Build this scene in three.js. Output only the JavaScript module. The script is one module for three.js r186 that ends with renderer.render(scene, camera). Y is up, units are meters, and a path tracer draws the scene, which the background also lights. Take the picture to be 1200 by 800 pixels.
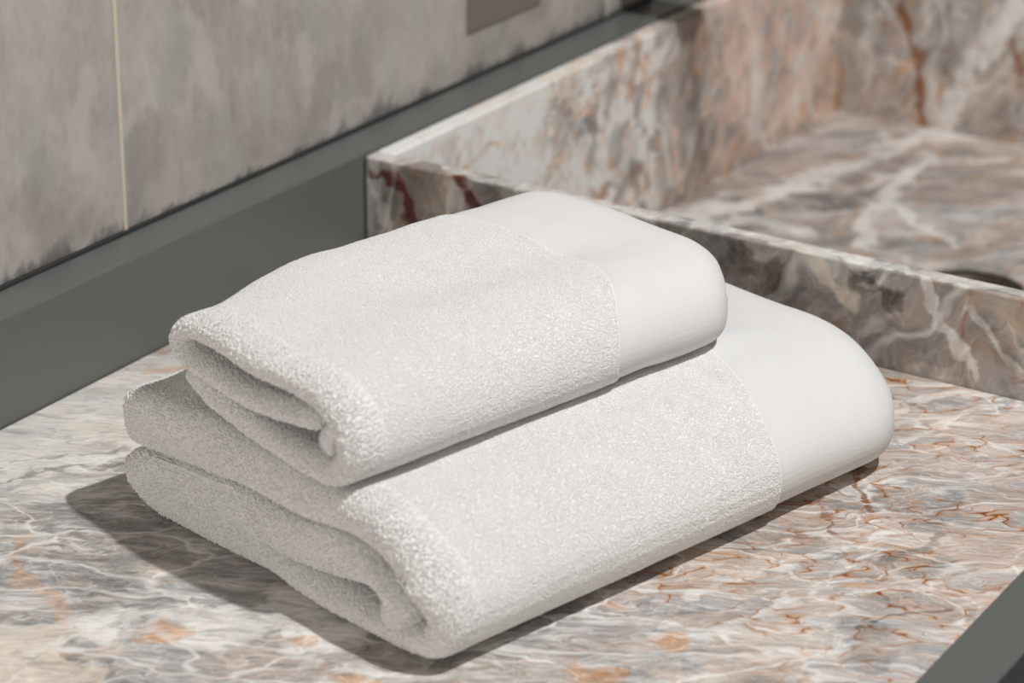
import * as THREE from 'three';
import { RoundedBoxGeometry } from 'three/addons/geometries/RoundedBoxGeometry.js';
import { RectAreaLightUniformsLib } from 'three/addons/lights/RectAreaLightUniformsLib.js';
import { mergeGeometries } from 'three/addons/utils/BufferGeometryUtils.js';

// ------------------------------------------------------------------ camera, light, exposure
const H = 0.85;                                   // height of the marble counter above the floor
const scene = new THREE.Scene();
scene.background = new THREE.Color(0x1c1b1a);
const renderer = new THREE.WebGLRenderer({ antialias: true });
renderer.toneMapping = THREE.LinearToneMapping;
renderer.toneMappingExposure = 0.95;
renderer.shadowMap.enabled = true;
renderer.shadowMap.type = THREE.PCFSoftShadowMap;
RectAreaLightUniformsLib.init();

const camera = new THREE.PerspectiveCamera(15.105, 1.5, 0.05, 20);
{
  const pitch = 0.39682, yaw = 1.01253, roll = 0.00969;
  const f = new THREE.Vector3(Math.sin(yaw) * Math.cos(pitch), -Math.sin(pitch), -Math.cos(yaw) * Math.cos(pitch));
  const r = new THREE.Vector3().crossVectors(f, new THREE.Vector3(0, 1, 0)).normalize();
  const u = new THREE.Vector3().crossVectors(r, f);
  camera.position.set(-1.085, H + 0.5, 0.7735);
  camera.up.copy(r.clone().multiplyScalar(-Math.sin(roll)).addScaledVector(u, Math.cos(roll)));
  camera.lookAt(camera.position.clone().add(f));
  camera.focus = 1.13;
  camera.userData.fStop = 9;
}

const KEY = { pos: [-0.13, H + 1.45, 0.92], aim: [-0.08, H, 0.2], cd: 7.3, angle: 0.5, pen: 0.25, color: [1.0, 0.994, 0.985] };
const FILL = { pos: [-1.983, H + 0.5, 0.95], w: 0.8, h: 0.8, nits: 5.8, color: [1.0, 0.945, 0.885] };   // added fill panel on the left wall, brightening the towel ends
const key = new THREE.SpotLight(new THREE.Color().setRGB(...KEY.color), KEY.cd, 0, KEY.angle, KEY.pen, 2);
key.position.set(...KEY.pos); key.target.position.set(...KEY.aim);
key.castShadow = true; key.shadow.mapSize.set(2048, 2048); key.shadow.bias = -0.0003; key.shadow.radius = 1.2;
key.shadow.camera.near = 0.1; key.shadow.camera.far = 4;
scene.add(key, key.target);
const fill = new THREE.RectAreaLight(new THREE.Color().setRGB(...FILL.color), FILL.nits, FILL.w, FILL.h);
fill.position.set(...FILL.pos); fill.lookAt(2, FILL.pos[1], FILL.pos[2]);
scene.add(fill);

// ------------------------------------------------------------------ noise
function rng(seed) { let a = seed >>> 0; return () => { a = (a + 0x6D2B79F5) | 0; let t = Math.imul(a ^ (a >>> 15), 1 | a); t = (t + Math.imul(t ^ (t >>> 7), 61 | t)) ^ t; return ((t ^ (t >>> 14)) >>> 0) / 4294967296; }; }
const PERM = new Uint8Array(512), GX = new Float32Array(256), GY = new Float32Array(256), RA = new Float32Array(256);
{
  const r = rng(77), p = [...Array(256).keys()];
  for (let i = 255; i > 0; i--) { const j = Math.floor(r() * (i + 1)); [p[i], p[j]] = [p[j], p[i]]; }
  for (let i = 0; i < 512; i++) PERM[i] = p[i & 255];
  for (let i = 0; i < 256; i++) { const a = r() * 6.28318; GX[i] = Math.cos(a); GY[i] = Math.sin(a); RA[i] = r(); }
}
function noise(x, y) {                            // gradient noise, about -1..1
  const xi = Math.floor(x), yi = Math.floor(y), fx = x - xi, fy = y - yi, X = xi & 255, Y = yi & 255;
  const a = PERM[PERM[X] + Y], b = PERM[PERM[(X + 1) & 255] + Y], c = PERM[PERM[X] + ((Y + 1) & 255)], d = PERM[PERM[(X + 1) & 255] + ((Y + 1) & 255)];
  const u = fx * fx * fx * (fx * (fx * 6 - 15) + 10), v = fy * fy * fy * (fy * (fy * 6 - 15) + 10);
  const n0 = GX[a] * fx + GY[a] * fy, n1 = GX[b] * (fx - 1) + GY[b] * fy, n2 = GX[c] * fx + GY[c] * (fy - 1), n3 = GX[d] * (fx - 1) + GY[d] * (fy - 1);
  return 1.45 * (n0 + u * (n1 - n0) + v * ((n2 + u * (n3 - n2)) - (n0 + u * (n1 - n0))));
}
function fbm(x, y, o) { let s = 0, a = 0.5; for (let i = 0; i < o; i++) { s += a * noise(x, y); x = x * 2.03 + 17.3; y = y * 2.03 - 9.1; a *= 0.5; } return s; }
const W = { f1: 0, f2: 0, id: 0 };
function worley(x, y) {
  const xi = Math.floor(x), yi = Math.floor(y); let f1 = 9, f2 = 9, id = 0;
  for (let j = -1; j < 2; j++) for (let i = -1; i < 2; i++) {
    const h = PERM[PERM[(xi + i) & 255] + ((yi + j) & 255)];
    const dx = xi + i + RA[h] - x, dy = yi + j + RA[PERM[h + 31]] - y, d = dx * dx + dy * dy;
    if (d < f1) { f2 = f1; f1 = d; id = h; } else if (d < f2) f2 = d;
  }
  W.f1 = Math.sqrt(f1); W.f2 = Math.sqrt(f2); W.id = RA[PERM[id + 91]];
}
const sstep = (a, b, x) => { const t = Math.min(1, Math.max(0, (x - a) / (b - a))); return t * t * (3 - 2 * t); };
const lerp = (a, b, t) => a + (b - a) * t;
const mixTo = (c, k, t) => { c[0] += (k[0] - c[0]) * t; c[1] += (k[1] - c[1]) * t; c[2] += (k[2] - c[2]) * t; };
const enc = (v) => { v = Math.min(1, Math.max(0, v)); return 255 * (v <= 0.0031308 ? 12.92 * v : 1.055 * Math.pow(v, 1 / 2.4) - 0.055); };
function paint(w, h, fn, srgb = true) {           // fn(u, v, out) gives linear colour (or a plain value when srgb is false)
  const d = new Uint8Array(w * h * 4), o = [0, 0, 0];
  for (let j = 0; j < h; j++) for (let i = 0; i < w; i++) {
    fn((i + 0.5) / w, (j + 0.5) / h, o); const k = (j * w + i) * 4;
    for (let c = 0; c < 3; c++) d[k + c] = srgb ? enc(o[c]) : 255 * Math.min(1, Math.max(0, o[c]));
    d[k + 3] = 255;
  }
  const t = new THREE.DataTexture(d, w, h, THREE.RGBAFormat);
  if (srgb) t.colorSpace = THREE.SRGBColorSpace;
  t.wrapS = t.wrapT = THREE.MirroredRepeatWrapping; t.magFilter = THREE.LinearFilter; t.minFilter = THREE.LinearMipmapLinearFilter; t.generateMipmaps = true; t.needsUpdate = true;
  return t;
}
// distance from (x, y) to a polyline
function lineDist(P, x, y) {
  let m = 9;
  for (let i = 0; i + 1 < P.length; i++) {
    const ax = P[i][0], ay = P[i][1], bx = P[i + 1][0] - ax, by = P[i + 1][1] - ay;
    const t = Math.min(1, Math.max(0, ((x - ax) * bx + (y - ay) * by) / (bx * bx + by * by)));
    const dx = x - ax - bx * t, dy = y - ay - by * t; m = Math.min(m, dx * dx + dy * dy);
  }
  return Math.sqrt(m);
}

// ------------------------------------------------------------------ marble
const C_WHITE = [0.70, 0.675, 0.645], C_CREAM = [0.68, 0.60, 0.51], C_GREY = [0.27, 0.262, 0.252], C_LILAC = [0.43, 0.405, 0.39], C_ICE = [0.53, 0.52, 0.51];
const C_PINK = [0.53, 0.44, 0.385], C_DARK = [0.12, 0.11, 0.10], C_RUST = [0.25, 0.125, 0.07], C_ORANGE = [0.54, 0.33, 0.20], C_BEIGE = [0.47, 0.395, 0.325], C_TAUPE = [0.30, 0.255, 0.225], C_MAUVE = [0.36, 0.325, 0.305];
const CLS = [C_LILAC, C_PINK, C_ICE, C_GREY, C_WHITE, C_BEIGE];
function pick(t, g, p) {                          // class of a patch of stone from its random number
  if (t < 0.30 * g) return C_GREY; if (t < 0.30 * g + 0.30 * p) return C_PINK;
  const k = (t - 0.3 * g - 0.3 * p) / (1 - 0.3 * g - 0.3 * p); return k < 0.38 ? C_LILAC : k < 0.62 ? C_ICE : k < 0.82 ? C_WHITE : C_BEIGE;
}
// (x, y) in metres on the slab; o.angle: direction of the bedding, o.cell: size of the large patches, the rest: how much of each ingredient
function stone(x, y, o, c) {
  const ca = Math.cos(o.angle), sa = Math.sin(o.angle), Z = o.seed;
  const u = (x * ca + y * sa) / (o.stretch * o.scale), v = (-x * sa + y * ca) / o.scale;
  const wu = fbm(u * 30 + Z, v * 30, 4), wv = fbm(u * 30 - 7, v * 30 + Z, 4);
  const pu = u + 0.019 * wu, pv = v + 0.016 * wv;
  worley(pu / o.cell + Z, pv / o.cell);
  const id = W.id, e = W.f2 - W.f1;
  let k = pick(id, o.grey, o.pink); c[0] = k[0]; c[1] = k[1]; c[2] = k[2];
  const cs = o.cell * 0.3; worley(pu / cs + 31, pv / cs + Z);
  const id2 = W.id, e2 = W.f2 - W.f1; mixTo(c, pick(id2, o.grey, o.pink), o.mid);
  worley((pu + 0.003 * wv) / (cs * 0.36) - 12, (pv + 0.003 * wu) / (cs * 0.30) + Z);
  const id3 = W.id, e3 = W.f2 - W.f1; mixTo(c, pick(id3, o.grey * 1.1, o.pink * 0.7), 0.22);
  if (o.pre) o.pre(x + 0.012 * wu, y + 0.012 * wv, c, 1);
  // bedding streaks, ragged
  const st = fbm(pu * 60 + 2.4 * wv, pv * 190 * o.fine + 2 * wu, 4), big = fbm(u * 17 + 5, v * 24 + Z, 2);
  mixTo(c, C_GREY, o.grey * 0.65 * sstep(0.0, 0.34, st + 0.35 * big)); mixTo(c, C_WHITE, 0.55 * sstep(0.08, 0.4, -st - 0.3 * big));
  // clouds of pink and orange
  mixTo(c, C_PINK, o.pink * 0.7 * sstep(0.0, 0.3, fbm(pu * 38 + 51, pv * 50, 4)));
  const og = fbm(pu * 60 + 11, pv * 85 + 5, 4); mixTo(c, C_ORANGE, o.orange * sstep(0.2, 0.44, og));
  // white calcite healing the borders of the patches
  mixTo(c, C_WHITE, o.white * (1 - sstep(0.0, 0.05 + 0.13 * Math.max(0, wu + 0.2), e)));
  mixTo(c, C_WHITE, 0.55 * o.white * (1 - sstep(0.0, 0.10, e2)) * sstep(-0.2, 0.2, wv) * (1 - 0.7 * Math.min(1, o.rust))); mixTo(c, C_WHITE, 0.28 * o.lines * (1 - sstep(0, 0.13, e3)));
  // rust and dark hairlines, broken and branching
  const zone = sstep(-0.15, 0.2, big * 0.8 + o.rust * 0.5 - 0.25), gap = sstep(-0.2, 0.3, noise(pu * 95 + 3, pv * 95)), gap2 = sstep(-0.1, 0.35, noise(pu * 75 - 30, pv * 110 + 8));
  const qx = pu + 0.004 * wv, qy = pv + 0.004 * wu;
  const r1 = Math.abs(noise(qx * 62 + 9, qy * 105)), r2 = Math.abs(noise(qx * 120 - 4, qy * 210 + 33)), r3 = Math.abs(noise(qx * 50 + 70, qy * 130 + 2)), r4 = Math.abs(noise(qx * 90 - 20, qy * 260 + 11));
  const R = Math.min(1, o.rust);
  mixTo(c, C_ORANGE, R * zone * (1 - sstep(0.0, 0.16, r2)) * 0.4 * gap2); mixTo(c, C_ORANGE, R * zone * (0.35 + 0.65 * gap) * (1 - sstep(0.03, 0.24, e2)) * 0.6);
  mixTo(c, C_RUST, R * zone * gap * (1 - sstep(0.0, 0.085, e2)) * 0.95); mixTo(c, C_RUST, R * zone * gap2 * (1 - sstep(0.0, 0.07, e3)) * 0.55);
  mixTo(c, C_RUST, R * zone * gap2 * gap * (1 - sstep(0.0, 0.05, r4)) * 0.6); mixTo(c, C_RUST, R * zone * gap * (1 - gap2) * (1 - sstep(0.0, 0.03, r1)) * 0.8);
  mixTo(c, C_DARK, o.hair * (1 - gap) * gap2 * (1 - sstep(0.0, 0.07, r3)) * 0.75);
  mixTo(c, C_WHITE, 0.4 * o.lines * (1 - gap) * (1 - sstep(0, 0.06, Math.abs(noise(qx * 80 - 20, qy * 170 + qx * 90)))));
  if (o.post) o.pre(x + 0.012 * wu, y + 0.012 * wv, c, o.post);
  const g = 1 + 0.07 * noise(x * 1300, y * 1300) + 0.24 * fbm(pu * 200, pv * 420, 3) + o.deep * 0.35 * fbm(u * 40 + 3, v * 40, 3);
  for (let i = 0; i < 3; i++) { const m = 0.43 - 0.035 * i; c[i] = Math.max(0.03, Math.min(0.86, m + (c[i] * g - m) * o.contrast)); }
}
const STONE = { angle: 1.01, stretch: 1.9, cell: 0.045, seed: 3.7, grey: 0.6, pink: 0.5, orange: 0.35, white: 0.75, rust: 0.5, hair: 0.6, deep: 0.9, mid: 0.5, scale: 0.72, fine: 1, contrast: 1.4, lines: 1 };
function veins(list, x, y, c, amt = 1) {                   // named veins and strips of one slab: [colour, strength, half width, polyline]
  const dx = 0.005 * fbm(x * 110 + 4, y * 110, 3), dy = 0.005 * fbm(x * 110, y * 110 + 40, 3), wob = 1 + 0.9 * noise(x * 70 + 9, y * 70), gr = 0.72 + 0.5 * fbm(x * 160, y * 160, 3);
  for (const [col, k, w, P] of list) {
    const d = lineDist(P, x + dx, y + dy); if (d > w * 2.2) continue;
    mixTo(c, col, amt * Math.min(1, k * gr) * (1 - sstep(0.45, 1.1, d / (w * Math.max(0.3, wob)))));
  }
}
const blob = (x, y, cx, cy, r) => { const d = Math.hypot(x - cx, y - cy); if (d > 2 * r) return 0; return (1 - sstep(0.6 * r, r, d + r * 1.3 * fbm(x * 45 + cx * 90, y * 45 + 7, 4))) * (0.75 + 0.6 * fbm(x * 120, y * 150, 3)); };

// counter: x -0.48..0, z 0..0.45
const counterTex = paint(1344, 1260, (u, v, c) => {
  const x = -0.48 + 0.48 * u, z = 0.45 * v, o = { ...STONE, post: 0.5 };
  const right = sstep(-0.34, -0.22, x + 0.25 * (z - 0.3));
  o.rust = lerp(0.14, 0.9, right * sstep(0.2, 0.3, z)); o.pink = lerp(0.25, 0.75, right); o.grey = lerp(1.0, 0.55, right);
  o.white = lerp(0.8, 0.7, right); o.orange = lerp(0.25, 0.5, right); o.hair = lerp(0.7, 0.5, right);
  o.pre = (x, z, c, amt) => {
  const bu = x * 0.53 + z * 0.85, bv = x * 0.85 - z * 0.53;
  const cream = (1 - sstep(0.05, 0.085, z + 0.10 * (x + 0.3) + 0.045 * fbm(x * 24, z * 24, 4))) * (1 - right);
  mixTo(c, C_WHITE, amt * 0.8 * cream); mixTo(c, C_CREAM, amt * 0.6 * cream * sstep(0, 0.3, fbm(x * 32, z * 40, 4)));
  const gs = sstep(-0.2, 0.2, fbm(bu * 30, bv * 110, 4));
  mixTo(c, C_GREY, amt * 0.7 * gs * Math.max(blob(x, z, -0.372, 0.135, 0.05), blob(x, z, -0.345, 0.175, 0.05), blob(x, z, -0.34, 0.09, 0.045)));
  mixTo(c, C_CREAM, amt * 0.9 * blob(x, z, -0.452, 0.15, 0.04));
  for (const [a, b, r] of [[-0.362, 0.218, 0.02], [-0.385, 0.2, 0.02], [-0.352, 0.238, 0.02], [-0.372, 0.245, 0.018], [-0.41, 0.16, 0.016]]) mixTo(c, C_WHITE, amt * 0.95 * blob(x, z, a, b, r));
  for (const [a, b, r] of [[-0.374, 0.238, 0.008], [-0.337, 0.347, 0.014], [-0.398, 0.186, 0.011], [-0.388, 0.272, 0.008], [-0.295, 0.36, 0.01]]) mixTo(c, C_ORANGE, amt * 0.9 * blob(x, z, a, b, r));
  mixTo(c, C_GREY, amt * 0.6 * blob(x, z, -0.19, 0.345, 0.02)); mixTo(c, C_GREY, amt * 0.6 * blob(x, z, -0.255, 0.42, 0.02)); mixTo(c, C_GREY, amt * 0.6 * blob(x, z, -0.13, 0.4, 0.018)); mixTo(c, C_PINK, amt * 0.9 * blob(x, z, -0.16, 0.43, 0.02));
  veins([
    [C_DARK, 0.8, 0.0016, [[-0.36, 0.026], [-0.33, 0.04], [-0.3, 0.058], [-0.27, 0.08]]], [C_DARK, 0.55, 0.0013, [[-0.315, 0.032], [-0.275, 0.06]]], [C_GREY, 0.5, 0.004, [[-0.355, 0.035], [-0.3, 0.068]]],
    [C_ORANGE, 0.6, 0.003, [[-0.2, 0.012], [-0.19, 0.03], [-0.2, 0.045]]], [C_ORANGE, 0.5, 0.004, [[-0.37, 0.082], [-0.395, 0.105], [-0.405, 0.13], [-0.42, 0.15]]],
    [C_RUST, 0.9, 0.0019, [[-0.108, 0.343], [-0.119, 0.351], [-0.138, 0.361], [-0.15, 0.375]]], [C_RUST, 0.7, 0.0012, [[-0.15, 0.345], [-0.17, 0.362], [-0.178, 0.375]]],
    [C_DARK, 0.8, 0.0018, [[-0.215, 0.432], [-0.231, 0.419], [-0.245, 0.415]]], [C_DARK, 0.55, 0.003, [[-0.15, 0.41], [-0.175, 0.405], [-0.195, 0.4]]],
    [C_WHITE, 0.8, 0.003, [[-0.012, 0.375], [-0.05, 0.363], [-0.079, 0.354]]], [C_WHITE, 0.85, 0.005, [[-0.004, 0.372], [-0.01, 0.352], [-0.03, 0.34], [-0.05, 0.335]]],
    [C_WHITE, 0.75, 0.0035, [[-0.16, 0.395], [-0.19, 0.375], [-0.215, 0.365], [-0.24, 0.35], [-0.26, 0.35]]], [C_WHITE, 0.6, 0.002, [[-0.18, 0.395], [-0.23, 0.378], [-0.28, 0.375], [-0.3, 0.35]]],
  ], x, z, c, amt);
  };
  stone(x, z, o, c);
});
function slabTex(w, h, W_, H_, off, opt, list) {
  return paint(w, h, (u, v, c) => { const x = off[0] + u * W_, y = off[1] + v * H_; stone(x, y, { ...STONE, ...opt, post: 0.75, pre: (x, y, c, k) => { if (k === 1 && opt.tint) mixTo(c, opt.tint, opt.tintK); veins(list, x, y, c, k); } }, c); });
}
const nearWallTex = slabTex(860, 316, 0.45, 0.165, [0, -0.1], { angle: 1.2, stretch: 1.3, seed: 12.4, lines: 0.35, fine: 0.5, scale: 2.0, cell: 0.05, grey: 1.2, pink: 0.4, rust: 0.35, white: 0.6, deep: 1.3, mid: 0.35, tint: C_TAUPE, tintK: 0.5 }, [
  [[0.16, 0.07, 0.05], 0.9, 0.005, [[0.004, 0.044], [0.016, 0.042], [0.024, 0.036], [0.03, 0.022], [0.036, 0.005]]], [[0.16, 0.07, 0.05], 0.8, 0.004, [[0.06, 0.05], [0.066, 0.04], [0.08, 0.03]]],
  [C_WHITE, 0.6, 0.004, [[0.0, 0.045], [0.008, 0.03], [0.016, 0.0]]], [C_CREAM, 0.75, 0.006, [[0.262, 0.053], [0.277, 0.04], [0.288, 0.03]]],
  [C_WHITE, 0.75, 0.0032, [[0.328, 0.052], [0.339, 0.029], [0.346, 0.017], [0.359, 0.002]]], [C_WHITE, 0.6, 0.0022, [[0.351, 0.036], [0.37, 0.018], [0.384, 0.011]]],
  [C_DARK, 0.65, 0.007, [[0.297, 0.045], [0.315, 0.035]]], [C_DARK, 0.5, 0.009, [[0.225, 0.04], [0.25, 0.03]]], [C_BEIGE, 0.6, 0.01, [[0.36, 0.045], [0.4, 0.03]]],
  [C_WHITE, 0.7, 0.006, [[0.05, 0.057], [0.2, 0.055], [0.3, 0.057], [0.33, 0.055], [0.45, 0.057]]]]);  // pale strip along the rim is no vein: its lit edge painted in
const floorTex = slabTex(720, 540, 0.57, 0.43, [0.011, 0.011], { angle: 0.5, stretch: 1.25, seed: 40.2, lines: 0.35, fine: 0.5, scale: 1.55, cell: 0.065, grey: 1.1, pink: 0.8, orange: 0.45, white: 0.55, rust: 0.35, deep: 1.3, mid: 0.35, tint: C_MAUVE, tintK: 0.2 }, [
  [C_WHITE, 1.3, 0.013, [[0.3, 0.01], [0.323, 0.025], [0.365, 0.057], [0.403, 0.06], [0.443, 0.066], [0.484, 0.079], [0.529, 0.084], [0.573, 0.091], [0.588, 0.124]]],
  [C_WHITE, 1.3, 0.008, [[0.526, 0.108], [0.467, 0.118], [0.42, 0.124], [0.372, 0.134], [0.33, 0.15]]], [C_WHITE, 1.0, 0.005, [[0.421, 0.127], [0.392, 0.164], [0.362, 0.198]]],
  [C_PINK, 0.8, 0.009, [[0.407, 0.012], [0.39, 0.041], [0.363, 0.07], [0.341, 0.103]]], [C_WHITE, 0.9, 0.01, [[0.3, 0.04], [0.337, 0.068], [0.335, 0.1]]],
  [C_PINK, 0.85, 0.013, [[0.48, 0.23], [0.4, 0.222], [0.36, 0.2]]], [C_PINK, 0.7, 0.006, [[0.345, 0.2], [0.35, 0.24], [0.345, 0.27]]], [C_TAUPE, 0.9, 0.014, [[0.34, 0.012], [0.4, 0.025]]], [C_TAUPE, 0.9, 0.014, [[0.45, 0.09], [0.51, 0.1]]]]);
const farWallTex = slabTex(560, 212, 0.45, 0.17, [0, -0.1], { angle: 1.3, stretch: 1.3, seed: 52.9, lines: 0.35, fine: 0.5, scale: 1.55, cell: 0.06, grey: 0.9, pink: 0.6, white: 0.45, orange: 0.75, rust: 0.6, deep: 1.1, mid: 0.35, tint: C_BEIGE, tintK: 0.18 }, [
  [C_RUST, 0.85, 0.004, [[0.06, 0.03], [0.07, -0.019], [0.077, -0.05], [0.082, -0.075]]], [C_WHITE, 0.75, 0.011, [[0.15, 0.035], [0.122, -0.011], [0.109, -0.045], [0.1, -0.075]]],
  [C_LILAC, 0.8, 0.005, [[0.07, -0.01], [0.095, -0.001], [0.121, -0.005]]], [C_RUST, 0.6, 0.004, [[0.14, -0.002], [0.152, -0.025]]]]);
const leftWallTex = paint(900, 264, (u, v, c) => {
  const x = u * 0.58, y = -0.1 + v * 0.17, P2 = [0.70, 0.53, 0.435];
  stone(x, y, { ...STONE, angle: 1.25, stretch: 1.25, seed: 66.1, lines: 0.35, fine: 0.5, scale: 1.55, cell: 0.045, grey: 0.7, pink: 0.8, rust: 0.6, orange: 0.8, white: 0.9, deep: 1.1, mid: 0.4, post: 0.45, pre: (x, y, c, k) => {
    const n = fbm(x * 25, y * 25, 4), n2 = fbm(x * 60 + 9, y * 60, 4);
    mixTo(c, [0.88, 0.845, 0.80], 0.92 * k * (1 - sstep(0.15, 0.24, x + 0.1 * n)));
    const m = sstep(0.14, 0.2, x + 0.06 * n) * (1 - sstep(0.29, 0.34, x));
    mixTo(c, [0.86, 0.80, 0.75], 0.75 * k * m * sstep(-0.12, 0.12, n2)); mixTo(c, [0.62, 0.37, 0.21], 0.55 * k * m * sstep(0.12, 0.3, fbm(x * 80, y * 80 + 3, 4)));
    mixTo(c, P2, 0.7 * k * sstep(0.35, 0.4, x + 0.03 * n) * sstep(-0.25, 0.1, n2)); mixTo(c, C_TAUPE, 0.65 * k * sstep(0.3, 0.335, x + 0.03 * n) * (1 - sstep(0.36, 0.4, x + 0.03 * n)));  // taupe band down the wall: the spout's shadow painted into the stone
    veins([[[0.74, 0.6, 0.52], 1, 0.0065, [[0.59, 0.004], [0.546, -0.02], [0.508, -0.046], [0.477, -0.066]]], [[0.74, 0.62, 0.55], 0.9, 0.004, [[0.392, 0.029], [0.399, 0.009], [0.411, -0.009]]],
      [C_ORANGE, 0.9, 0.0025, [[0.066, 0.012], [0.072, 0.022], [0.095, 0.028], [0.117, 0.027]]], [C_RUST, 0.8, 0.002, [[0.07, 0.012], [0.08, 0.02]]], [C_PINK, 0.8, 0.004, [[0.03, 0.04], [0.06, 0.038], [0.075, 0.043]]], [C_GREY, 0.8, 0.006, [[0.2, 0.012], [0.23, 0.008]]], [C_GREY, 0.7, 0.005, [[0.17, 0.03], [0.2, 0.026]]],
      [C_ICE, 0.9, 0.011, [[0.26, -0.01], [0.275, -0.02], [0.265, -0.03]]], [C_GREY, 0.6, 0.003, [[0.245, -0.03], [0.262, -0.04], [0.28, -0.036]]], [C_ORANGE, 0.8, 0.004, [[0.285, 0.03], [0.3, 0.02], [0.29, 0.0]]], [P2, 1, 0.006, [[0.331, -0.026], [0.338, -0.046], [0.346, -0.066]]], [C_DARK, 0.5, 0.006, [[0.355, 0.03], [0.36, -0.01], [0.372, -0.062]]]], x, y, c, k);  // the dark line at the end deepens the painted shadow band
  } }, c);
});
const marble = (map) => new THREE.MeshPhysicalMaterial({ map, roughness: 0.34, specularIntensity: 0.8 });
const M = {
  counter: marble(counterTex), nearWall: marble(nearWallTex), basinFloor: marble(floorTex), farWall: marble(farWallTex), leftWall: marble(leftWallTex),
  metal: new THREE.MeshStandardMaterial({ color: new THREE.Color().setRGB(0.122, 0.131, 0.123), roughness: 0.32, metalness: 0.0 }),
  sealant: new THREE.MeshStandardMaterial({ color: new THREE.Color().setRGB(0.03, 0.032, 0.034), roughness: 0.8 }),
  grout: new THREE.MeshStandardMaterial({ color: new THREE.Color().setRGB(0.62, 0.55, 0.45), roughness: 0.95 }),
  plaster: new THREE.MeshStandardMaterial({ color: new THREE.Color().setRGB(0.3, 0.29, 0.28), roughness: 0.9 }),
  floor: new THREE.MeshStandardMaterial({ color: new THREE.Color().setRGB(0.2, 0.19, 0.18), roughness: 0.6 }),
  cabinet: new THREE.MeshStandardMaterial({ color: new THREE.Color().setRGB(0.10, 0.105, 0.10), roughness: 0.5 }),
  brass: new THREE.MeshStandardMaterial({ color: new THREE.Color().setRGB(0.055, 0.042, 0.024), roughness: 0.5, metalness: 0.2 }),
  darkRect: new THREE.MeshStandardMaterial({ color: new THREE.Color().setRGB(0.19, 0.165, 0.15), roughness: 0.6 }),
  lamp: new THREE.MeshStandardMaterial({ color: 0xffffff, emissive: new THREE.Color().setRGB(1, 0.96, 0.9), emissiveIntensity: 1.2, roughness: 0.6 }),
  white: new THREE.MeshStandardMaterial({ color: 0xe8e6e2, roughness: 0.5 }),
};

// ------------------------------------------------------------------ builders
const used = {};
function numbered(n) { const k = used[n] = (used[n] ?? -1) + 1; return k ? `${n}_${String(k).padStart(3, '0')}` : n; }
function mesh(name, geo, mat, parent = scene, pos) {
  const m = new THREE.Mesh(geo, mat); m.name = parent === scene ? numbered(name) : name; m.castShadow = m.receiveShadow = true;
  if (pos) m.position.set(...pos); parent.add(m); return m;
}
function thing(name, label, category, pos = [0, 0, 0]) {
  const g = new THREE.Group(); g.name = numbered(name); g.position.set(...pos); g.userData = { label, category }; scene.add(g); return g;
}
function span(x0, x1, y0, y1, z0, z1, r = 0) {     // a box between two corners, its uv free to be set afterwards
  const g = r ? new RoundedBoxGeometry(x1 - x0, y1 - y0, z1 - z0, 3, r) : new THREE.BoxGeometry(x1 - x0, y1 - y0, z1 - z0);
  g.translate((x0 + x1) / 2, (y0 + y1) / 2, (z0 + z1) / 2); return g;
}
function uvBy(g, fn) { const p = g.attributes.position, uv = g.attributes.uv; for (let i = 0; i < p.count; i++) { const [a, b] = fn(p.getX(i), p.getY(i), p.getZ(i)); uv.setXY(i, a, b); } return g; }
const structure = (m, label) => { m.userData.kind = 'structure'; if (label) m.userData.label = label; return m; };

// ------------------------------------------------------------------ the room
const RX0 = -2.0, RX1 = 1.5, RZ1 = 2.7, RH = 2.6, WZ = -0.0275;     // tile faces of the back wall at z = WZ
structure(mesh('floor', span(RX0 - 0.1, RX1 + 0.1, -0.1, 0, -0.15, RZ1 + 0.1), M.floor), 'plain grey floor of the washroom');
structure(mesh('ceiling', span(RX0 - 0.1, RX1 + 0.1, RH, RH + 0.1, -0.15, RZ1 + 0.1), M.plaster), 'plain pale ceiling of the washroom');
structure(mesh('wall_left', span(RX0 - 0.1, RX0, 0, RH, -0.15, RZ1 + 0.1), M.plaster), 'plain pale side wall');
structure(mesh('wall_right', span(RX1, RX1 + 0.1, 0, RH, -0.15, RZ1 + 0.1), M.plaster), 'plain pale side wall beyond the basin');
structure(mesh('wall_front', span(RX0, RX1, 0, RH, RZ1, RZ1 + 0.1), M.plaster), 'plain pale wall behind the camera');
const wallBack = structure(mesh('wall_back', span(RX0, RX1, 0, RH, -0.15, WZ - 0.0006), M.grout), 'concrete-look grey tiled wall above the grey upstand, beige joints');
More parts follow.
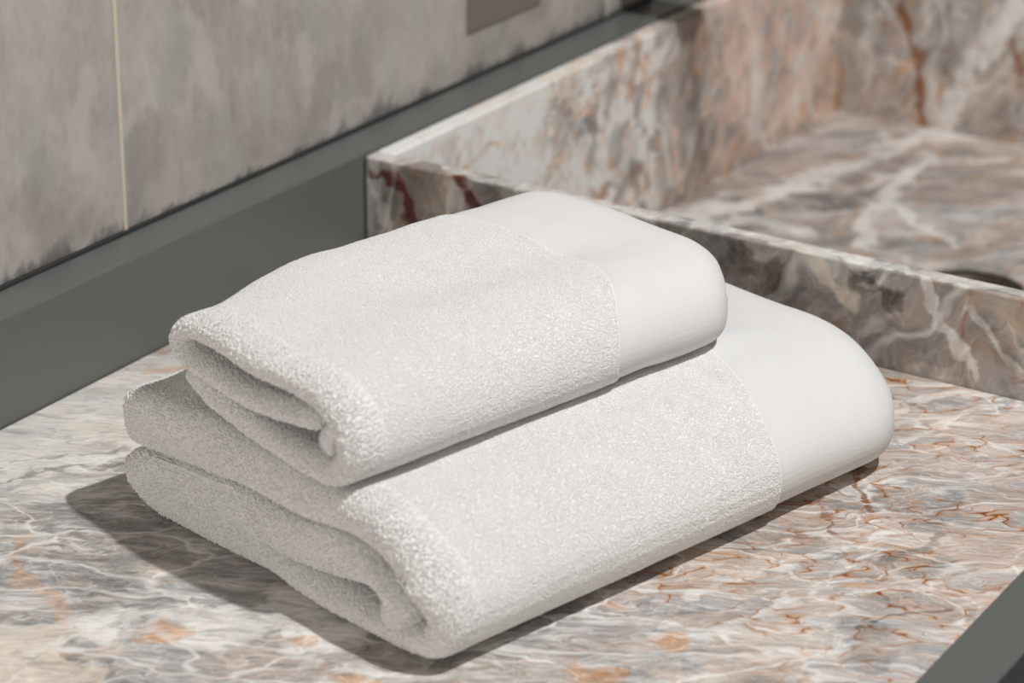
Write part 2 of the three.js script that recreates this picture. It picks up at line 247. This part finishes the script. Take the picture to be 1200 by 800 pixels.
{
  const tileMat = [0, 1, 2].map((k) => {
    const map = paint(768, 1024, (u, v, c) => {
      const x = u * 0.475 + k * 3.3, y = v * 0.62;
      const n = fbm(x * 9 + 2, y * 8, 3), s = fbm(x * 75, y * 22 + k, 4), f = fbm(x * 230 + 2 * n, y * 130, 3), m = fbm(x * 30 + 11, y * 24, 4);
      const t = 1 + 0.20 * n + 0.17 * s + 0.16 * f + 0.22 * m;
      c[0] = 0.425 * t; c[1] = 0.387 * t; c[2] = 0.36 * t;
      mixTo(c, [0.55, 0.51, 0.475], 0.55 * sstep(0.08, 0.36, fbm(x * 34 + 7, y * 24, 4)));
      mixTo(c, [0.27, 0.25, 0.235], 0.5 * sstep(0.1, 0.36, fbm(x * 22 - 4, y * 17 + 3, 4) + 0.1 * s));
      mixTo(c, [0.40, 0.42, 0.40], 0.35 * sstep(0.1, 0.3, fbm(x * 40 + 20, y * 18 + 9, 3)));
      // blue-black blotches along the lower edge of the tile
      const b = fbm(x * 38, 3.3 + y * 16, 4) + 0.35 * f;
      mixTo(c, [0.06, 0.065, 0.07], 0.75 * (1 - sstep(0.0, 0.0045 + 0.034 * Math.max(0, b), y)) * sstep(-0.3, 0.15, b));
    });
    return new THREE.MeshStandardMaterial({ map, roughness: 0.62, bumpMap: map, bumpScale: 0.0002 });
  });
  const tw = 0.475, x0 = -0.1657 - 3 * tw, rows = [H + 0.0537 - 0.62, H + 0.0537, H + 0.0537 + 0.62], g = 0.0013;
  rows.forEach((y0, j) => { for (let i = 0; i < 6; i++) { const a = x0 + i * tw; if (j === 0) continue; const tg = span(a + g, a + tw - g, y0, y0 + 0.62 - 2 * g, WZ - 0.008, WZ, 0.0008);
    uvBy(tg, (x, y) => [(x - a) / tw, (y - y0) / 0.62]); mesh('tile', tg, tileMat[(i + j + 1) % 3], wallBack); } });
}
structure(mesh('trim_1', span(RX0, 0.75, H + 0.0505, H + 0.0541, WZ, -0.0262, 0.0005), M.sealant), 'dark sealant line between upstand and tiled wall');

// ------------------------------------------------------------------ upstand, counter and basin
const XL = -1.3;                                   // left end of the counter, far outside the picture
const up = mesh('metal_upstand', span(XL, 0.66, H - 0.03, H + 0.0525, -0.0262, -0.0006, 0.0016), M.metal);
up.userData = { label: 'long grey painted metal upstand along the foot of the tiled wall, behind the towels', category: 'upstand' };

const counter = thing('marble_counter', 'polished pink and grey marble counter with rust veins, carrying the two folded towels', 'counter', [0, 0, 0]);
mesh('countertop', uvBy(span(XL, -0.0006, H - 0.02, H, 0.0002, 0.4501, 0.0006), (x, y, z) => [(x + 0.48) / 0.48, z / 0.45]), M.counter, counter);
const rail = mesh('front_rail', span(XL, 0.62, H - 0.05, H + 0.0006, 0.4503, 0.4768, 0.0016), M.metal, counter); rail.userData.label = 'grey metal rail edging the front of the marble';

const sink = thing('marble_basin', 'box-shaped marble wash basin with thin raised walls, right of the towels', 'basin');
const T = 0.0115, RIM = H + 0.0514, BX = 0.5925, BZ = 0.45;
mesh('basin_wall', uvBy(span(0, T, H - 0.1, RIM, 0.0002, BZ - 0.0002, 0.0018), (x, y, z) => [z / 0.45, (y - H + 0.1 + x) / 0.165]), M.nearWall, sink);
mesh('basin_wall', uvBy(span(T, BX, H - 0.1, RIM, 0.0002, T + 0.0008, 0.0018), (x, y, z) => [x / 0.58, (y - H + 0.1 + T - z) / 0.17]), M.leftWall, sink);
mesh('basin_wall', uvBy(span(0.581, BX, H - 0.1, RIM + 0.0, T + 0.0008, BZ - T, 0.0018), (x, y, z) => [z / 0.45, (y - H + 0.1 + x - 0.581) / 0.17]), M.farWall, sink);
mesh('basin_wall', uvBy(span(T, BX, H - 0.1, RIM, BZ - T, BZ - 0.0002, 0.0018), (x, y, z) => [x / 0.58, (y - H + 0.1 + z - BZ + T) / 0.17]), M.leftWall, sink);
{
  const FY = H - 0.0745, s = new THREE.Shape(); s.moveTo(T, -0.011); s.lineTo(0.581, -0.011); s.lineTo(0.581, -(BZ - T)); s.lineTo(T, -(BZ - T)); s.closePath();
  const hole = new THREE.Path(); hole.absarc(0.302, -0.2355, 0.034, 0, Math.PI * 2, true); s.holes.push(hole);
  const g = new THREE.ExtrudeGeometry(s, { depth: 0.02, bevelEnabled: false, curveSegments: 48 }); g.rotateX(-Math.PI / 2); g.translate(0, FY - 0.02, 0);
  uvBy(g, (x, y, z) => [(x - 0.011) / 0.57, (z - 0.011) / 0.43]);
  mesh('basin_floor', g, M.basinFloor, sink);
  const d = new THREE.LatheGeometry([[0.0002, -0.012], [0.022, -0.0125], [0.026, -0.010], [0.030, -0.0035], [0.0335, -0.0012], [0.0339, -0.006], [0.0339, -0.02], [0.0002, -0.02]].map(([a, b]) => new THREE.Vector2(a, b)), 48);
  const dr = mesh('drain', d, M.brass, sink, [0.302, FY, 0.2355]); dr.userData.label = 'round dark brass drain sunk in the basin floor';
}
// supports and cabinet that carry the counter (below the picture)
for (const [a, b] of [[0.02, 0.05], [0.39, 0.42]]) mesh('support_strip', span(XL + 0.02, -0.02, H - 0.1002, H - 0.0202, a, b), M.cabinet, counter);
{
  const c = thing('vanity_cabinet', 'dark grey vanity cabinet carrying the marble counter and basin', 'cabinet'), top = H - 0.1006;
  mesh('side_panel', span(XL, XL + 0.018, 0, top, 0.0, 0.43), M.cabinet, c); mesh('side_panel', span(0.602, 0.62, 0, top, 0.0, 0.43), M.cabinet, c);
  mesh('bottom_panel', span(XL + 0.018, 0.602, 0.06, 0.078, 0.0, 0.43), M.cabinet, c); mesh('back_panel', span(XL + 0.018, 0.602, 0.078, top, 0.0, 0.012), M.cabinet, c);
  mesh('top_panel', span(XL + 0.018, 0.602, top - 0.018, top, 0.012, 0.43), M.cabinet, c);
  for (let i = 0; i < 4; i++) { const a = XL + i * 0.48; const d = mesh('door', span(a + 0.002, a + 0.478, 0.06, top, 0.4305, 0.449, 0.002), M.cabinet, c); mesh('handle', span(a + 0.2, a + 0.28, top - 0.06, top - 0.052, 0.449, 0.46, 0.002), M.metal, d); }
}
// wall-mounted spout over the middle of the basin, just above the picture: its shadow crosses the upstand and the basin's back wall
{
  const t = thing('basin_spout', 'round grey metal spout projecting from the tiled wall over the middle of the basin', 'tap', [0.297, H + 0.2, WZ]);
  mesh('wall_flange', new THREE.CylinderGeometry(0.03, 0.03, 0.008, 40).rotateX(Math.PI / 2).translate(0, 0, 0.0042), M.metal, t);
  mesh('spout', new THREE.LatheGeometry([[0.0001, 0.008], [0.0165, 0.008], [0.0165, 0.135], [0.015, 0.137], [0.0001, 0.137]].map(([a, b]) => new THREE.Vector2(a, b)), 40).rotateX(Math.PI / 2), M.metal, t);
  mesh('outlet', new THREE.CylinderGeometry(0.010, 0.010, 0.012, 32).translate(0, -0.021, 0.12), M.metal, t);
}
// thin dark rectangle on the tiled wall at the top edge of the picture
const darkRect = mesh('wall_rectangle', span(0.1435, 0.225, H + 0.081, H + 0.165, WZ, WZ + 0.0012, 0.0004), M.darkRect);
darkRect.userData = { label: 'dark taupe thin rectangle lying flat on the tiled wall, cut off by the top edge', category: 'wall plate' };

// ------------------------------------------------------------------ towels
// profile: [across, up, half thickness] in metres, in the plane of the near end; the sheet runs along x
function smoothPath(P, n) {
  const c = new THREE.CatmullRomCurve3(P.map(([a, b, t]) => new THREE.Vector3(a, b, t * 4)), false, 'centripetal');
  return c.getSpacedPoints(n).map((p) => [p.x, p.y, p.z / 4]);
}
const clothBump = paint(512, 512, (u, v, c) => { const x = u * 40, y = v * 40; const t = 0.5 + 0.22 * noise(x, y) + 0.22 * noise(x * 2.3 + 5, y * 2.3) + 0.12 * noise(x * 5, y * 5); c[0] = c[1] = c[2] = t; }, false);
clothBump.wrapS = clothBump.wrapT = THREE.RepeatWrapping;
const weaveBump = paint(512, 512, (u, v, c) => { const t = 0.5 + 0.16 * Math.sin(v * 256 * 0.785) + 0.2 * noise(u * 14, v * 110) + 0.15 * noise(u * 60, v * 120); c[0] = c[1] = c[2] = t; }, false);
weaveBump.wrapS = weaveBump.wrapT = THREE.RepeatWrapping;
const TOWEL = [0.8, 0.794, 0.785];
const terryMat = new THREE.MeshPhysicalMaterial({ color: new THREE.Color().setRGB(...TOWEL), roughness: 1, specularIntensity: 0.15, bumpMap: clothBump, bumpScale: 0.0002 });
const bandMat = new THREE.MeshPhysicalMaterial({ color: new THREE.Color().setRGB(0.715, 0.71, 0.703), roughness: 0.9, specularIntensity: 0.25, bumpMap: weaveBump, bumpScale: 0.00008 });
const loopMat = new THREE.MeshPhysicalMaterial({ color: new THREE.Color().setRGB(0.86, 0.854, 0.845), roughness: 0.85, specularIntensity: 0.3 });

const napMat = new THREE.MeshPhysicalMaterial({ color: new THREE.Color().setRGB(0.745, 0.74, 0.732), roughness: 0.95, specularIntensity: 0.2 });
function towel(o) {
  const g = thing('folded_towel', o.label, 'towel', o.pos); g.rotation.y = -o.turn;
  const N = o.n, path = smoothPath(o.path, N), hemPath = o.hem && smoothPath(o.hem, 40);
  const ymid = o.ymid, L = o.length;
  // where a point (across z, height y) of the sheet lies at distance x from the near end
  function bend(x, z, y, out) {
    const w = o.wave * sstep(0.0, 0.03, x) * (1 - sstep(L - 0.06, L, x)), X = x - o.corner(z) * Math.pow(x / L, 3);
    const Y = y + o.lift(x, z, y), Z = z + o.spread(x, z, y);
    return out.set(X + o.edge(z, y) * (1 - sstep(0, 0.06, x)), Y + w * (y < 0.03 ? sstep(0.006, 0.03, y) : 1) * fbm(X * 17 + o.seed, Z * 21, 3), Z + 0.5 * w * fbm(X * 15 + o.seed + 9, Y * 21, 2));
  }
  function outline(P, x, grow, r) {
    const q = x < r ? Math.sqrt(Math.max(0, 1 - ((r - x) / r) ** 2)) : 1, pts = [], n = P.length - 1;
    const nor = P.map((p, i) => { const a = P[Math.max(0, i - 1)], b = P[Math.min(n, i + 1)]; const dx = b[0] - a[0], dy = b[1] - a[1], l = Math.hypot(dx, dy); return [-dy / l, dx / l]; });
    for (let i = 0; i <= n; i++) pts.push([P[i][0] + nor[i][0] * (P[i][2] * q + grow), P[i][1] + nor[i][1] * (P[i][2] * q + grow)]);
    const cap2 = (i) => { const p = P[i], m = nor[i], sgn = i ? 1 : -1, h = p[2] * q + grow; for (let k = 1; k < 8; k++) { const a = Math.PI * k / 8; const c = Math.cos(a) * (i ? 1 : -1), s = Math.sin(a) * sgn; const t = [m[1], -m[0]]; pts.push([p[0] + h * (m[0] * c + t[0] * s), p[1] + h * (m[1] * c + t[1] * s)]); } };
    cap2(n);
    for (let i = n; i >= 0; i--) pts.push([P[i][0] - nor[i][0] * (P[i][2] * q + grow), P[i][1] - nor[i][1] * (P[i][2] * q + grow)]);
    cap2(0);
    return pts;
  }
  function sheet(P, xs, grow, r) {                 // xs may depend on the point through o.skew
    const pos = [], uv = [], idx = [], v = new THREE.Vector3(); let m = 0;
    xs.forEach((fx, i) => {
      const pts = outline(P, fx(0), grow, r); m = pts.length; let len = 0;
      for (let j = 0; j <= m; j++) { const p = pts[j % m], q = pts[(j + m - 1) % m]; if (j) len += Math.hypot(p[0] - q[0], p[1] - q[1]); const x = fx(p[0]); bend(x, p[0], p[1], v); pos.push(v.x, v.y, v.z); uv.push(x / 0.1, len / 0.1); }
    });
    for (let i = 0; i + 1 < xs.length; i++) for (let j = 0; j < m; j++) { const a = i * (m + 1) + j, b = a + m + 1; idx.push(a, a + 1, b, b, a + 1, b + 1); }
    const ge = new THREE.BufferGeometry(); ge.setAttribute('position', new THREE.Float32BufferAttribute(pos, 3)); ge.setAttribute('uv', new THREE.Float32BufferAttribute(uv, 2)); ge.setIndex(idx); ge.computeVertexNormals();
    { // seam of each ring: average first and last normals
      const nn = ge.attributes.normal; for (let i = 0; i < xs.length; i++) { const a = i * (m + 1), b = a + m; const nx = nn.getX(a) + nn.getX(b), ny = nn.getY(a) + nn.getY(b), nz = nn.getZ(a) + nn.getZ(b), l = Math.hypot(nx, ny, nz) || 1; nn.setXYZ(a, nx / l, ny / l, nz / l); nn.setXYZ(b, nx / l, ny / l, nz / l); }
    }
    return ge;
  }
  const bx = o.border, terryX = [], R = o.endR;
  for (const t of [0, 0.04, 0.12, 0.25, 0.45, 0.7, 1]) terryX.push(() => t * R);
  for (let i = 1; i <= 34; i++) terryX.push((z) => lerp(R, bx(z) + 0.001, i / 34));
  mesh('terry_cloth', sheet(path, terryX, 0, R), terryMat, g);
  { // the border band closes the far end: the outer contour of the folds, rounded off in plan and in height
    const raw = outline(path, 1, -0.0005, 0).slice(Math.round(o.pileFrom * N), Math.round(o.pileTo * N) + 1).map(([a, b]) => new THREE.Vector3(a, b, 0));
    let C = new THREE.CatmullRomCurve3(raw, true, 'centripetal').getSpacedPoints(220).slice(0, 220); const n = C.length;
    for (let k = 0; k < 10; k++) C = C.map((p, i) => p.clone().multiplyScalar(0.5).addScaledVector(C[(i + 1) % n], 0.25).addScaledVector(C[(i + n - 1) % n], 0.25));
    C.zc = C.reduce((a, p) => a + p.x, 0) / n + o.spread(L, 0, ymid);
    const nor = C.map((p, i) => { const t = C[(i + 1) % n].clone().sub(C[(i + n - 1) % n]).normalize(); return [-t.y, t.x]; });
    const pos = [], uv = [], idx = [], v = new THREE.Vector3(), rows = 44, caps = 5;
    for (let k = 0; k <= rows; k++) {
      const t = Math.min(1, k / (rows - caps)), s = Math.max(0, (k - rows + caps) / caps); let len = 0;
      for (let j = 0; j <= n; j++) {
        const p = C[j % n], [nz, ny] = nor[j % n]; if (j) len += p.distanceTo(C[j - 1]);
        const x0 = bx(p.x), x = x0 + (L - x0) * Math.sin(t * Math.PI / 2), d = Math.min(0.99, Math.max(0, (x - (L - o.roundR)) / o.roundR)), d2 = Math.min(0.985, Math.max(0, (x - (L - o.planR)) / o.planR));
        const cy = 1 - Math.sqrt(Math.max(0, 1 - Math.pow(d, 2.4))), cz = 1 - Math.sqrt(Math.max(0, 1 - d2 * d2));
        bend(x, p.x, p.y, v); v.z -= nz * o.planR * 0.85 * cz; v.y = lerp(v.y, ymid, cy * Math.pow(Math.abs(ny), 0.6) * 0.97); v.y = lerp(v.y, ymid, s); v.z = lerp(v.z, C.zc, 0.25 * s * s); v.x += 0.002 * Math.sqrt(1 - (1 - s) * (1 - s));
        pos.push(v.x, v.y, v.z); uv.push(x / 0.1, len / 0.1);
      }
    }
    for (let k = 0; k < rows; k++) for (let j = 0; j < n; j++) { const a = k * (n + 1) + j, b = a + n + 1; idx.push(a, a + 1, b, b, a + 1, b + 1); }
    const ge = new THREE.BufferGeometry(); ge.setAttribute('position', new THREE.Float32BufferAttribute(pos, 3)); ge.setAttribute('uv', new THREE.Float32BufferAttribute(uv, 2)); ge.setIndex(idx); ge.computeVertexNormals();
    const nn = ge.attributes.normal; for (let k = 0; k <= rows; k++) { const a = k * (n + 1), b = a + n; const q = new THREE.Vector3(nn.getX(a) + nn.getX(b), nn.getY(a) + nn.getY(b), nn.getZ(a) + nn.getZ(b)).normalize(); nn.setXYZ(a, q.x, q.y, q.z); nn.setXYZ(b, q.x, q.y, q.z); }
    mesh('woven_border', ge, bandMat, g).userData.label = 'smooth flat-woven border band at the far end';
  }
  if (hemPath) mesh('hem', sheet(hemPath, [0, 0.1, 0.3, 0.6, 1, 2, 3, 4, 5, 6, 7, 8].map((t) => () => t * 0.004 + o.hemIn), 0, 0), terryMat, g);
  // pile: one little loop of yarn, many times
  const loop = new THREE.TorusGeometry(0.0006, 0.00034, 4, 4, Math.PI), nub = new THREE.SphereGeometry(1, 6, 4).scale(0.00046, 0.0003, 0.00032);
  const mats = [], nubs = [], r = rng(o.seed * 1000 + 5), v0 = new THREE.Vector3(), nrm = new THREE.Vector3(), q = new THREE.Quaternion(), mt = new THREE.Matrix4(), sc = new THREE.Vector3(), tan = new THREE.Vector3();
  function pile(P, x0, x1, rr, test, off = 0) {
    const dx = 0.00064, A = [], up = new THREE.Vector3(0, 1, 0), qs = new THREE.Quaternion(), out = new THREE.Vector3();
    const xs = []; for (let a = 0.04; a < 1.5; a += 0.125) xs.push(rr * (1 - Math.cos(a))); for (let x = rr; x < 0.02; x += 0.00125) xs.push(x); for (let x = Math.max(rr, 0.02); x < x1.max; x += dx) xs.push(x);
    for (const x of xs) {
      const pts = outline(P, x, 0, rr), m = pts.length, big = x < 0.02 ? 1 : 0, w = x < rr ? 1 - x / rr : 0; let acc = 0;
      for (let j = 0; j < m; j++) { A[j] = A[j] || new THREE.Vector3(); bend(x + off, pts[j][0], pts[j][1], A[j]); }
      for (let j = 0; j < m; j++) {
        const a = A[j], b = A[(j + 1) % m], l = a.distanceTo(b); acc += l; if (l < 1e-7) continue;
        tan.subVectors(b, a).divideScalar(l); nrm.set(0, -tan.z, tan.y);          // the sheet is walked clockwise: this points out of the cloth
        nrm.multiplyScalar(1 - 0.9 * w * w); nrm.x -= w; nrm.normalize();
        while (acc > 0) {
          acc -= (big ? 0.0009 : 0.0006) * (0.75 + 0.5 * r()); const t = r(), xx = x + (r() - 0.5) * dx * (big ? 0.35 : 0.7);
          if (xx > x1(lerp(pts[j][0], pts[(j + 1) % m][0], t)) || !test(j, m, xx)) continue;
          v0.lerpVectors(a, b, t); v0.x += xx - x;
          out.copy(nrm); out.x += (r() - 0.5) * 0.6; out.y += (r() - 0.5) * 0.5 - 0.1; out.z += (r() - 0.5) * 0.5; out.normalize();
          q.setFromUnitVectors(up, out); q.multiply(qs.setFromAxisAngle(up, r() * 6.28));
          const s = 0.7 + 0.6 * r(), curl = big && r() < 0.62 * (1 - sstep(0.004, 0.019, x)), wide = curl ? 1 : 1 + 0.7 * (1 - sstep(0.012, 0.02, x)); sc.set(s * wide, curl ? s * (0.9 + 0.6 * r()) : (0.8 + 0.4 * r()) * wide, s * wide); v0.addScaledVector(nrm, curl ? -0.0003 : 0.00004 - 0.00018 * r());
          mt.compose(v0, q, sc); (curl ? mats : nubs).push(mt.clone());
        }
      }
    }
  }
  const hid = (j, m, x) => { // inner faces are piled only near the open end; the face lying on the counter not at all further in
    const i = j <= N ? j : j < N + 8 ? N : j <= 2 * N + 8 ? 2 * N + 8 - j : 0, outer = j <= N;
    if (x < 0.03) return true;
    return outer && i / N > o.pileFrom && i / N < o.pileTo && !(i / N > o.restFrom && i / N < 0.9);
  };
  bx.max = L; pile(path, 0, bx, R, hid);
  if (hemPath) { const e = () => 0.028; e.max = 0.028; pile(hemPath, 0, e, 0.003, () => true, o.hemIn); }
  for (const [name, geo, list] of [['terry_loops', loop, mats], ['terry_nap', nub, nubs]]) {
    const inst = new THREE.InstancedMesh(geo, geo === nub ? napMat : loopMat, list.length); list.forEach((a, i) => inst.setMatrixAt(i, a));
    inst.name = name; inst.userData.kind = 'stuff'; inst.castShadow = inst.receiveShadow = true; g.add(inst);
  }
  console.log(o.label, 'loops', mats.length, nubs.length);
  return g;
}
const TURN = 14.5 * Math.PI / 180, BASE = [-0.348, H, 0.212];
towel({
  label: 'larger white terry towel lying folded on the marble, under the smaller one', pos: BASE, turn: TURN, seed: 3, n: 170, ymid: 0.026, length: 0.302, roundR: 0.030, planR: 0.034, endR: 0.0085, wave: 0.0022,
  path: [[-0.1035, 0.0460, 0.0128], [-0.092, 0.0468, 0.0136], [-0.066, 0.0460, 0.0124], [-0.03, 0.0456, 0.0108], [0.0, 0.0455, 0.0100], [0.03, 0.0468, 0.0092], [0.055, 0.0440, 0.0085], [0.074, 0.0350, 0.0078], [0.0835, 0.0240, 0.0074], [0.0815, 0.0130, 0.0070], [0.068, 0.0078, 0.0070], [0.03, 0.0068, 0.0064], [-0.04, 0.0084, 0.0080], [-0.080, 0.0098, 0.0090], [-0.101, 0.0125, 0.0085], [-0.1075, 0.0172, 0.0095], [-0.100, 0.0208, 0.0110], [-0.08, 0.0218, 0.0110], [-0.045, 0.0218, 0.0116], [-0.005, 0.0234, 0.0106], [0.022, 0.0254, 0.0104], [0.040, 0.0278, 0.0080], [0.0520, 0.0276, 0.0064], [0.0605, 0.0240, 0.0064], [0.0625, 0.0192, 0.0082], [0.0600, 0.0172, 0.0088]],
  border: (z) => 0.222 - 0.3 * z, pileFrom: 0, pileTo: 0.585, restFrom: 0.42,
  corner: (z) => 0.016 * sstep(0.02, 0.10, z) + 0.006 * sstep(-0.02, -0.12, z),
  lift: (x, z, y) => 0, spread: (x, z, y) => 0, edge: (z, y) => 0.004 * noise(z * 22, y * 40 + 4) - 0.0025 * Math.exp(-(((z - 0.058) / 0.016) ** 2)) * (y < 0.034 && y > 0.010 ? 1 : 0) - (y > 0.031 ? 0.007 * sstep(-0.03, -0.1, z) : 0.004 * sstep(-0.05, -0.1, z)),
});
towel({
  label: 'smaller white terry towel folded and stacked on top of the larger towel', pos: BASE, turn: TURN, seed: 8, n: 150, ymid: 0.076, length: 0.2455, roundR: 0.025, planR: 0.028, endR: 0.0075, wave: 0.0022,
  path: [[0.008, 0.0805, 0.0042], [-0.012, 0.0785, 0.0048], [-0.04, 0.0768, 0.0052], [-0.064, 0.0768, 0.0052], [-0.078, 0.0795, 0.0050], [-0.0845, 0.0855, 0.0050], [-0.079, 0.0918, 0.0050], [-0.06, 0.0938, 0.0052], [-0.03, 0.0930, 0.0055], [0.0, 0.0918, 0.0058], [0.0155, 0.0885, 0.0060], [0.026, 0.0800, 0.0060], [0.0285, 0.0705, 0.0060], [0.022, 0.0632, 0.0060], [0.008, 0.0620, 0.0060], [-0.02, 0.0622, 0.0062], [-0.045, 0.0645, 0.0062], [-0.064, 0.0675, 0.0058], [-0.075, 0.0715, 0.0045]],
  border: (z) => 0.175 - (z > -0.02 ? 8.0 : 2.0) * (Math.min(0.07, z + 0.02)) ** 2, pileFrom: 0.24, pileTo: 1, restFrom: 0.8, hemIn: 0.003,
  hem: [[0.019, 0.0800, 0.0030], [0.0165, 0.0770, 0.0036], [0.0155, 0.0735, 0.0036], [0.0175, 0.0712, 0.0030]],
  corner: (z) => 0.016 * sstep(-0.01, 0.045, z) + 0.010 * sstep(-0.04, -0.10, z),
  lift: (x, z, y) => (y > 0.084 ? 1 : 0.3) * (0.0018 * sstep(0.01, 0.06, x) * sstep(-0.03, -0.085, z) - 0.0028 * Math.exp(-(((z + 0.035 - 0.12 * (x - 0.11)) / 0.016) ** 2)) * sstep(0.05, 0.11, x) * (1 - sstep(0.17, 0.23, x))), spread: (x, z, y) => -0.016 * sstep(0.01, 0.09, x) * sstep(-0.02, -0.09, z), edge: (z, y) => 0.003 * noise(z * 25 + 3, y * 40) + 0.004 * sstep(-0.02, -0.08, z),
});

// ------------------------------------------------------------------ lamps (outside the picture)
{
  const s = thing('ceiling_spotlight', 'small round ceiling spotlight aimed at the towels', 'lamp', [KEY.pos[0], RH, KEY.pos[2]]);
  const dir = new THREE.Vector3(...KEY.aim).sub(key.position).normalize(), q = new THREE.Quaternion().setFromUnitVectors(new THREE.Vector3(0, -1, 0), dir);
  mesh('stem', new THREE.CylinderGeometry(0.008, 0.008, RH - KEY.pos[1] - 0.06, 16).translate(0, -(RH - KEY.pos[1] - 0.06) / 2, 0), M.white, s);
  mesh('mount', new THREE.CylinderGeometry(0.045, 0.045, 0.02, 32).translate(0, -0.01, 0), M.white, s);
  const h = mesh('housing', new THREE.LatheGeometry([[0.001, 0.10], [0.038, 0.10], [0.042, 0.09], [0.042, 0.004], [0.039, 0.004], [0.039, 0.02], [0.001, 0.02]].map(([a, b]) => new THREE.Vector2(a, b)), 40), M.white, s, [0, KEY.pos[1] - RH, 0]); h.quaternion.copy(q);
  const l = mesh('lens', new THREE.CylinderGeometry(0.034, 0.034, 0.003, 32).translate(0, 0.0155, 0), M.lamp, s, [0, KEY.pos[1] - RH, 0]); l.quaternion.copy(q);
}
{ // framed glowing panel added on the left wall as fill for the towel ends
  const [, wy, wz] = FILL.pos, w = FILL.w / 2, h = FILL.h / 2, f = 0.05, X = RX0;
  const fillPanel = structure(mesh('fill_panel_1', mergeGeometries([span(X, X + 0.03, wy + h, wy + h + f, wz - w - f, wz + w + f), span(X, X + 0.03, wy - h - f, wy - h, wz - w - f, wz + w + f), span(X, X + 0.03, wy - h, wy + h, wz - w - f, wz - w), span(X, X + 0.03, wy - h, wy + h, wz + w, wz + w + f), span(X, X + 0.012, wy - h, wy + h, wz - 0.015, wz + 0.015)]), M.white), 'framed glowing fill panel added on the left wall');
  for (const k of [0, 1]) mesh('fill_pane', span(X + 0.004, X + 0.008, wy - h, wy + h, k ? wz + 0.015 : wz - w, k ? wz + w : wz - 0.015), M.lamp, fillPanel);
}
renderer.render(scene, camera);
